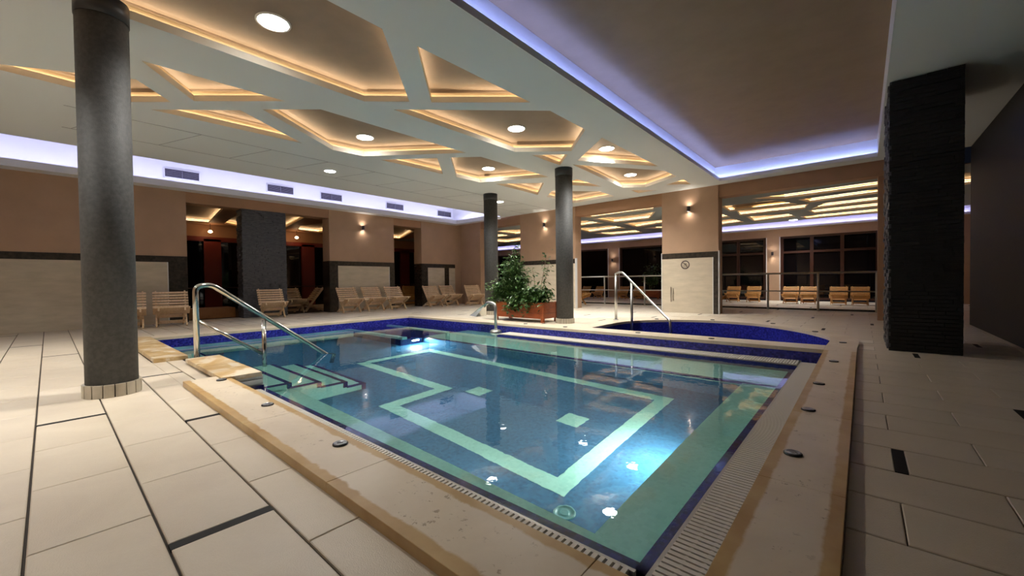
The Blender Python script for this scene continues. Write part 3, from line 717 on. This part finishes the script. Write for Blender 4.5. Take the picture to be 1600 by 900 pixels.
# ---------------------------------------------------------------- planters
def planter(x,y,w,dp,lab,h=.48):
    t=empty('timber_planter',(x,y,0),label=lab,cat='planter')
    me=None
    for sx in (0,w-.07):
        for sy_ in (0,dp-.07):
            b=MB(); b.box(sx,sx+.07,sy_,sy_+.07,0,h,M['cedar']); b.obj('leg',t)
    for q in range(3):
        z0=.09+q*.128
        b=MB(); b.box(.06,w-.06,.01,.035,z0,z0+.122,M['cedar']); b.obj('plank',t)
        b=MB(); b.box(.06,w-.06,dp-.035,dp-.01,z0,z0+.122,M['cedar']); b.obj('plank',t)
        for xx in (.01,w-.035):
            b=MB(); b.box(xx,xx+.025,.06,dp-.06,z0,z0+.122,M['cedar']); b.obj('plank',t)
    b=MB(); b.box(.03,w-.03,.03,dp-.03,.10,h-.06,M['soil']); b.obj('soil',t)
    return t
def plant(name,lab,base,stems,leaves,size,m,seed,groupname=None):
    R=random.Random(seed); t=empty(name,base,label=lab,cat='plant',group=groupname)
    b=MB(); lf=MB()
    for (p1,p2,n,spread,r) in stems:
        A=Vector((p1[0]*.3,p1[1]*.3,0)); Bm=Vector(p1); C_=Vector(p2)
        pts=[A*(1-u)**2+Bm*2*u*(1-u)+C_*u*u for u in [i/7 for i in range(8)]]
        b.tube(pts,[r*(1-.08*i) for i in range(8)],M['stem'],6)
        for _ in range(n):
            u=R.uniform(.25,1.02); c=A*(1-u)**2+Bm*2*u*(1-u)+C_*u*u
            c=c+Vector((R.gauss(0,spread),R.gauss(0,spread*.7),R.gauss(0,spread*.7)))
            if c.z<.02 and abs(c.y)<.2: c.z=.05
            s_=size*R.uniform(.6,1.3); az=R.uniform(0,2*PI); dr=R.uniform(-1.0,.35)
            ax=Vector((math.cos(az)*math.cos(dr),math.sin(az)*math.cos(dr),math.sin(dr)))
            sd=Vector((-math.sin(az),math.cos(az),R.uniform(-.5,.5))).normalized()*s_*.30
            up=ax.cross(sd).normalized()*s_*.08
            q0=c;q1=c+ax*s_*.45+sd+up;q2=c+ax*s_;q3=c+ax*s_*.45-sd+up;mid=c+ax*s_*.5-up
            mm=M[m] if R.random()<.6 else M['leaf' if m=='leaf2' else 'leaf2']
            lf.face([q0,q1,mid],mm);lf.face([q1,q2,mid],mm);lf.face([q2,q3,mid],mm);lf.face([q3,q0,mid],mm)
    b.obj('stems',t); tag(lf.obj('foliage',t),kind='stuff')
planter(-7.23,7.62,1.56,.62,'red stained timber planter on legs between the two slim columns')
S=[]
R=random.Random(3)
for i in range(15):
    x=R.uniform(-.36,.34); S.append(((x*.6,R.uniform(-.12,.15),.55),(x*1.25-.02,R.uniform(-.25,.25),R.uniform(.55,1.15)-abs(x)*.5),230,.11,.008))
S.append(((.10,0,.8),(.08,0,1.44),110,.07,.010)); S.append(((.2,0,.8),(.30,.02,1.22),34,.05,.008)); S.append(((.0,0,.8),(-.12,.02,1.25),34,.06,.008))
for i in range(10): S.append(((-.2-.02*i,-.1,.45),(R.uniform(-.62,-.2),-.30,R.uniform(-.02,.5)),110,.085,.006))
plant('bushy_ficus','tall bushy small leaved ficus at the left half of the planter',(-6.88,7.93,.45),S,0,.085,'leaf',11)
S=[]
for i in range(17):
    x=R.uniform(-.6,.4); S.append(((x*.6,-.1,.35),(x,R.uniform(-.38,.1),R.uniform(-.05,.48)),95,.10,.006))
for i in range(12):
    x=R.uniform(-.75,.2); S.append(((x*.8,-.25,.25),(x,-.36,R.uniform(-.30,.05)),34,.06,.005))
S.append(((.25,0,.7),(.36,0,1.22),26,.05,.010)); S.append(((.30,0,.5),(.42,0,.98),20,.05,.010)); S.append(((-.0,0,.6),(-.1,0,.85),16,.06,.010))
plant('broad_leaved_plant','lower spreading broad leaved plant at the right half of the planter',(-6.1,7.9,.45),S,0,.115,'leaf2',12)
planter(-8.75,19.9,1.1,.5,'dim red timber planter far back in the hall')
S=[]
for i in range(10):
    x=R.uniform(-.4,.4); S.append(((x*.6,0,.7),(x,R.uniform(-.2,.2),R.uniform(.5,1.35)),45,.14,.008))
plant('hall_bush','dark green bush in the dim planter far back in the hall',(-8.2,20.15,.45),S,0,.13,'leaf2',13)
# ---------------------------------------------------------------- lamps
def downlight(x,y,z,lab,r=.15,lm='lamp',e=1.0):
    t=empty('downlight',(x,y,z),label=lab,cat='lamp',group='round ceiling downlights')
    b=MB(); b.lathe([(r+.02,.0),(r+.02,-.012),(r,-.014)],(0,0,0),M['trimwhite'],36,False); b.obj('trim_ring',t)
    b=MB(); b.lathe([(r,-.008),(r*.98,-.010)],(0,0,0),M[lm],36); b.obj('lens',t)
    l=D.lights.new('downlight_beam','AREA'); l.shape='DISK'; l.size=2*r*.9; l.energy=P_DOWN*e*(r/.15)**2; l.color=(1,.965,.90); l.spread=2.1
    o=D.objects.new('downlight_beam',l); COL.objects.link(o); o.parent=t; o.location=(0,0,-.02)
zc=ZC+.235
downlight(-4.82,1.66,zc,'largest round downlight, in the big coffer at the top left')
downlight(-7.32,4.11,zc,'round downlight in the coffer above the left handrail')
downlight(-4.86,5.77,zc,'round downlight in the hexagonal coffer at the centre of the ceiling')
downlight(-4.17,7.97,zc,'round downlight in the triangular coffer beside the violet recess')
downlight(-7.1,7.32,zc,'round downlight in the coffer above the left slim column')
downlight(-4.74,10.39,zc,'round downlight in the last hexagonal coffer by the far wall')
downlight(-6.6,10.9,zc,'round downlight in the coffer hidden behind the right slim column')
downlight(-4.9,-1.2,ZC,'added out of view downlight brightening the near end of the deck',.15)  # added lamp outside the frame, lifts the room light
downlight(-8.9,-.9,ZC,'added out of view downlight at the near end of the plain strip',.15)  # second added lamp outside the frame, brightens the near left floor
downlight(-9.31,4.34,ZC-.0,'round downlight set in the plain ceiling strip near the left grilles',.12,'lamp',.7)
downlight(-8.96,9.75,ZC-.0,'round downlight set in the plain ceiling strip by the left slim column',.12)
def sconce(x,y,z,rz,lab,p=L_SCONCE):
    t=empty('wall_sconce',(x,y,z),math.radians(rz),label=lab,cat='lamp',group='up and down wall sconces')
    b=MB(); b.lathe([(.045,-.075),(.045,.075)],(.07,0,0),M['lampbody'],20,False); b.box(0,.05,-.02,.02,-.03,.03,M['lampbody']); b.obj('body',t)
    b=MB(); b.lathe([(.040,.055),(.039,.056)],(.07,0,0),M['sconce'],16); b.lathe([(.040,-.056),(.039,-.055)],(.07,0,0),M['sconce'],16); b.obj('lens',t)
    for s_ in (1,-1):
        l=D.lights.new('sconce_light','SPOT'); l.energy=p; l.color=(1,.82,.66); l.spot_size=2.2; l.spot_blend=.9; l.shadow_soft_size=.03
        o=D.objects.new('sconce_light',l); COL.objects.link(o); o.parent=t; o.location=(.075,0,.08*s_); o.rotation_euler=(0,PI if s_>0 else 0,0)
sconce(-13.69,7.52,2.98,0,'wall sconce on the tan pier above the three chairs')
sconce(-8.98,12.26,3.08,-90,'wall sconce on the pier between the two slim columns')
sconce(-3.80,12.26,3.02,-90,'wall sconce on the pier above the marble no entry symbol',.8)
sconce(-2.98,20.9,2.05,-90,'tiny wall sconce on the hall pier in the right opening')
sconce(-10.62,20.9,2.1,-90,'tiny wall sconce on the hall pier in the middle opening')
# underwater lamps
def poollamp(x,y,z,dx,dy,e,lab):
    A=Vector((dx,dy,0)).to_track_quat('Z','Y').to_matrix()
    t=empty('underwater_lamp',(x,y,z),label=lab,cat='lamp',group='underwater pool lamps')
    b=MB(); b.lathe([(.11,0),(.11,.015),(.09,.02)],(0,0,0),M['steel'],28,False,A); b.obj('ring',t)
    b=MB(); b.lathe([(.09,.01),(.088,.012)],(0,0,0),M['underwater'],28,True,A); b.obj('lens',t)
    l=D.lights.new('underwater_light','AREA'); l.shape='DISK'; l.size=.17; l.energy=e; l.color=(1,.97,.90)
    o=D.objects.new('underwater_light',l); COL.objects.link(o); o.parent=t; o.location=(dx*.03,dy*.03,0); o.rotation_euler=Vector((dx,dy,-.25)).to_track_quat('-Z','Y').to_euler()
poollamp(-1.06,3.35,-.80,-1,0,L_POOL*2.0,'round underwater lamp in the front of the right pool bench')
poollamp(-7.19,5.1,-.80,1,0,L_POOL*3.2,'round underwater lamp in the side of the far left platform')
poollamp(-2.4,1.85,-.80,0,1,L_POOL*.15,'added hidden underwater lamp in the near bench close to the near corner')  # weak fill lamp added out of sight to light the basin
poollamp(-4.4,1.85,-.80,0,1,L_POOL*.1,'added hidden underwater lamp in the near bench beside the steps')  # another hidden fill lamp added for the basin
# ---------------------------------------------------------------- sign and wall script
sg=empty('prohibition_sign',(-3.92,12.255,1.41),label='dark round prohibition symbol on the marble pier',cat='sign')
b=MB(); n=36
for q in range(n):
    a0_,a1_=2*PI*q/n,2*PI*(q+1)/n
    b.face([(.125*math.cos(a0_),0,.125*math.sin(a0_)),(.125*math.cos(a1_),0,.125*math.sin(a1_)),(.098*math.cos(a1_),0,.098*math.sin(a1_)),(.098*math.cos(a0_),0,.098*math.sin(a0_))],M['ink'])
b.bar((-.08,-.001,.08),(.08,-.001,-.08),.004,.02,M['ink'],(0,1,0)); b.obj('ring_and_bar',sg)
b=MB(); b.bar((-.055,0,-.035),(.0,0,.0),.003,.016,M['ink'],(0,1,0)); b.bar((.0,0,.0),(.045,0,.05),.003,.014,M['ink'],(0,1,0)); b.bar((-.04,0,.03),(.02,0,.035),.003,.012,M['ink'],(0,1,0)); b.bar((-.06,0,-.06),(.05,0,-.06),.003,.012,M['ink'],(0,1,0)); b.bar((.03,0,-.03),(.06,0,-.02),.003,.02,M['ink'],(0,1,0)); b.obj('pictogram',sg)
ws=empty('wall_script',(-4.29,12.252,.54),label='small column of dark script printed low on the marble pier',cat='sign')
b=MB(); R=random.Random(5)
for cidx,x in enumerate((-.045,.02)):
    for q in range(12):
        z=.22-q*.038; 
        if cidx==1 and q in (0,11): continue
        a_=R.uniform(.4,1.2); b.bar((x-.018,0,z),(x+.018,0,z-.018*a_),.002,.014,M['ink'],(0,1,0)); b.bar((x+.018,0,z-.018*a_),(x-.01,0,z-.028),.002,.012,M['ink'],(0,1,0))
b.obj('lettering',ws)
# ---------------------------------------------------------------- hall beyond
hall=holed('ceiling',[(-24,12.6),(3,12.6),(3,20.0),(-24,20.0)],[],HC,M['hallceil'],True); D.objects.remove(hall)
S_=(HC-1)/2.6
HCOF=[[(-3.77,16.14),(-2.36,16.05),(-1.89,17.37),(-3.8,17.41)],[(-3.59,17.71),(-1.57,17.81),(-1.76,18.82),(-3.72,18.9)],[(-3.62,19.58),(-2.39,19.97),(-2.28,20.94),(-3.65,21.3)],
[(-2.5,15.3),(.27,15.05),(.28,15.7),(-1.9,15.85)],[(-1.5,16.6),(.29,16.41),(.31,17.02),(-1.3,17.33)],[(-1.31,19.0),(-.88,17.97),(.32,18.03),(.34,18.78)],[(-1.5,19.6),(.35,19.3),(.37,20.4),(-1.4,20.5)],[(-1.9,21.3),(.4,21.1),(.4,22.1),(-1.8,22.2)],
[(-5.6,19.9),(-4.4,19.84),(-4.27,21.2),(-5.2,21.5)],[(-5.6,17.9),(-4.4,17.7),(-4.35,19.0),(-5.5,19.2)],[(-5.0,15.3),(-4.2,16.2),(-4.3,17.2),(-5.6,16.9)],
[(-8.7,14.25),(-5.8,14.35),(-6.0,14.85),(-8.5,14.9)],[(-8.6,15.4),(-6.23,15.54),(-7.05,17.0),(-8.48,16.95)],[(-10.89,17.59),(-9.22,17.82),(-9.13,19.11),(-11.16,19.36)],
[(-8.28,17.68),(-6.69,17.81),(-7.02,18.71),(-8.41,19.2)],[(-8.23,20.06),(-6.6,20.0),(-7.2,21.6)],[(-11.17,20.11),(-9.17,20.4),(-9.3,21.6),(-11.0,21.5)],[(-11.4,15.0),(-9.3,15.2),(-9.1,16.7),(-11.0,16.9)],
[(-14.5,15.5),(-12,15.7),(-12.2,17),(-14.6,17.2)],[(-14.5,18),(-12,18),(-12.2,19.5),(-14.4,19.8)],[(-18.5,16),(-15.2,16),(-15.4,17.6),(-18,17.4)],[(-18.5,18.3),(-15.3,18.2),(-15.4,20),(-18.2,20.4)],[(-22.5,17),(-19.3,16.8),(-19.1,18.2),(-22,18.4)],[(-22.5,19.3),(-19.1,19),(-19,20.8),(-22,21)],
[(1.0,15.4),(2.6,15.4),(2.6,17.2),(1.0,17.2)]]
HCOF=[offset([(x*S_,y*S_) for x,y in c],.10) for c in HCOF]
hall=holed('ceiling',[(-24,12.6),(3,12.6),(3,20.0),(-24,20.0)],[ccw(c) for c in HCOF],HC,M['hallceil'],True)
struct(hall,'coffered ceiling of the hall beyond the openings')
for c in HCOF: coffer(c,HC,hall,'led_hall',.06,(.07,.06,.06))
downlight(-2.05*S_*1.15,22.1*S_*1.0,HC+.0,'round downlight in the hall ceiling seen through the right opening',.14)
downlight(-10.3,16.0*.9,HC,'round downlight in the hall ceiling seen left of the first slim column',.11)
b=MB(); b.face([(-24,20.0,HC),(3,20.0,HC),(3,20.0,3.62),(-24,20.0,3.62)],M['trimwhite']); b.face([(-24,20,3.62),(3,20,3.62),(3,21,3.62),(-24,21,3.62)],M['trimwhite']); struct(b.obj('ceiling'),'raised cove of the hall ceiling before the window wall')
wb=empty('wall_hall'); struct(wb,'tan window wall at the back of the hall')
YB=21.0
WINS=[(-22.5,-20.5),(-19.6,-14.0),(-13.1,-10.97),(-10.26,-6.4),(-5.7,-3.24),(-2.71,1.5)]
edges=[-24]+[v for w_ in WINS for v in w_]+[3]
b=MB(); b.box(-24,3,YB,YB+.3,2.78,3.62,M['pink']); b.obj('wall_band',wb)
for a,c_ in zip(edges[::2],edges[1::2]):
    b=MB(); b.box(a,c_,YB,YB+.3,0,2.78,M['pink']); b.obj('pier',wb)
    b=MB(); b.box(a,a+.03,YB-.02,YB,0,2.78,M['trimwhite']); b.box(c_-.03,c_,YB-.02,YB,0,2.78,M['trimwhite']); b.obj('edge_trim',wb)
b=MB(); b.box(-24,3,YB-.22,YB,3.12,3.16,M['trimwhite']); b.box(-24,3,YB-.22,YB-.2,3.16,3.19,M['trimwhite']); sh=b.obj('light_shelf',wb)
b=MB(); b.box(-24,3,YB-.012,YB,3.16,3.62,M['trimwhite']); b.obj('upper_panel',wb)
b=MB(); b.box(-23.5,2.8,YB-.13,YB-.09,3.162,3.172,M['led_hallviolet']); b.obj('led_strip',sh)
for i,(a,c_) in enumerate(WINS):
    t=empty('window_%d'%(i+1)); struct(t,'dark night window in the hall wall')
    cuts={4:[-4.36],5:[-1.61,-.62,.45]}.get(i,[])
    b=MB(); b.box(a,c_,YB+.14,YB+.15,.05,2.78,M['glass']); b.obj('pane',t)
    for x in [a+.05]+cuts+[c_-.05]:
        b=MB(); b.box(max(a,x-.06),min(c_,x+.06),YB+.05,YB+.14,.05,2.78,M['frame']); b.obj('mullion',t)
    for z in ((.05,2.05,2.70) if cuts else (.05,2.70)):
        b=MB(); b.box(a,c_,YB+.06,YB+.13,z,z+.09,M['frame']); b.obj('transom',t)
b=MB(); b.box(3,3.1,12.3,21.3,0,3.6,M['pink']); b.box(-24.1,-24,12.3,21.3,0,3.6,M['pink']); struct(b.obj('wall_hall_side'),'tan end walls of the hall')
# ---------------------------------------------------------------- dim room behind the left wall
LR=[[(-19.0,2.2),(-19.0,4.1),(-14.9,3.6),(-14.9,1.6)],[(-19.2,5.2),(-18.6,4.5),(-15.5,4.2),(-15.3,5.0)],[(-18.5,6.6),(-15.0,6.05),(-15.0,5.3),(-18.3,5.7)],[(-19.1,8.3),(-18.9,7.3),(-17.3,6.8),(-15.2,7.3),(-15.2,8.6)],[(-19.0,12.6),(-15.7,11.2),(-14.8,9.6),(-18.6,9.8)]]
lc=holed('ceiling',[(-20,-3),(-14.2,-3),(-14.2,14),(-20,14)],[ccw(c) for c in LR],3.35,M['header'],True); struct(lc,'brown coffered ceiling of the dim room behind the left wall')
for c in LR: coffer(c,3.35,lc,'led_hall',.06,(.07,.06,.06),'coffer_tan')
wl2=empty('wall_side_room'); struct(wl2,'dark back wall of the dim room with red frames')
b=MB(); b.box(-19.7,-19.5,-3,14,2.85,3.4,M['header']); b.obj('wall_band',wl2)
b=MB(); b.box(-19.7,-19.55,-3,14,0,2.85,M['glass']); b.obj('pane',wl2)
for y in (1.5,4.3,6.6,7.95,10.4,13.2): b=MB(); b.box(-19.54,-19.4,y-.28,y+.28,0,2.8,M['redframe']); b.obj('post',wl2)
b=MB(); b.box(-19.54,-19.4,-3,14,2.7,2.88,M['redframe']); b.obj('head_rail',wl2)
b=MB(); b.box(-19.54,-19.35,-3,14,.85,.89,M['frame']); b.obj('sill',wl2)
b=MB(); b.box(-20,-14.2,13.9,14,0,3.4,M['header']); b.box(-20,-14.2,-3.1,-3,0,3.4,M['header']); b.obj('end_wall',wl2)
for (x,y,lab) in ((-19.0,4.15,'small warm lamp glowing in the opening left of the slate pier'),(-19.0,7.3,'small warm lamp glowing in the opening right of the slate pier')):
    t=empty('pendant_lamp',(x,y,3.05),label=lab,cat='lamp',group='small warm lamps in the dim side room')
    b=MB(); b.tube([(0,0,0),(0,0,.3)],.008,M['lampbody'],8); b.obj('stem',t); b=MB(); b.lathe([(.02,.05),(.06,.02),(.07,-.02),(.03,-.05)],(0,0,0),M['lampwarm'],16); b.obj('globe',t)
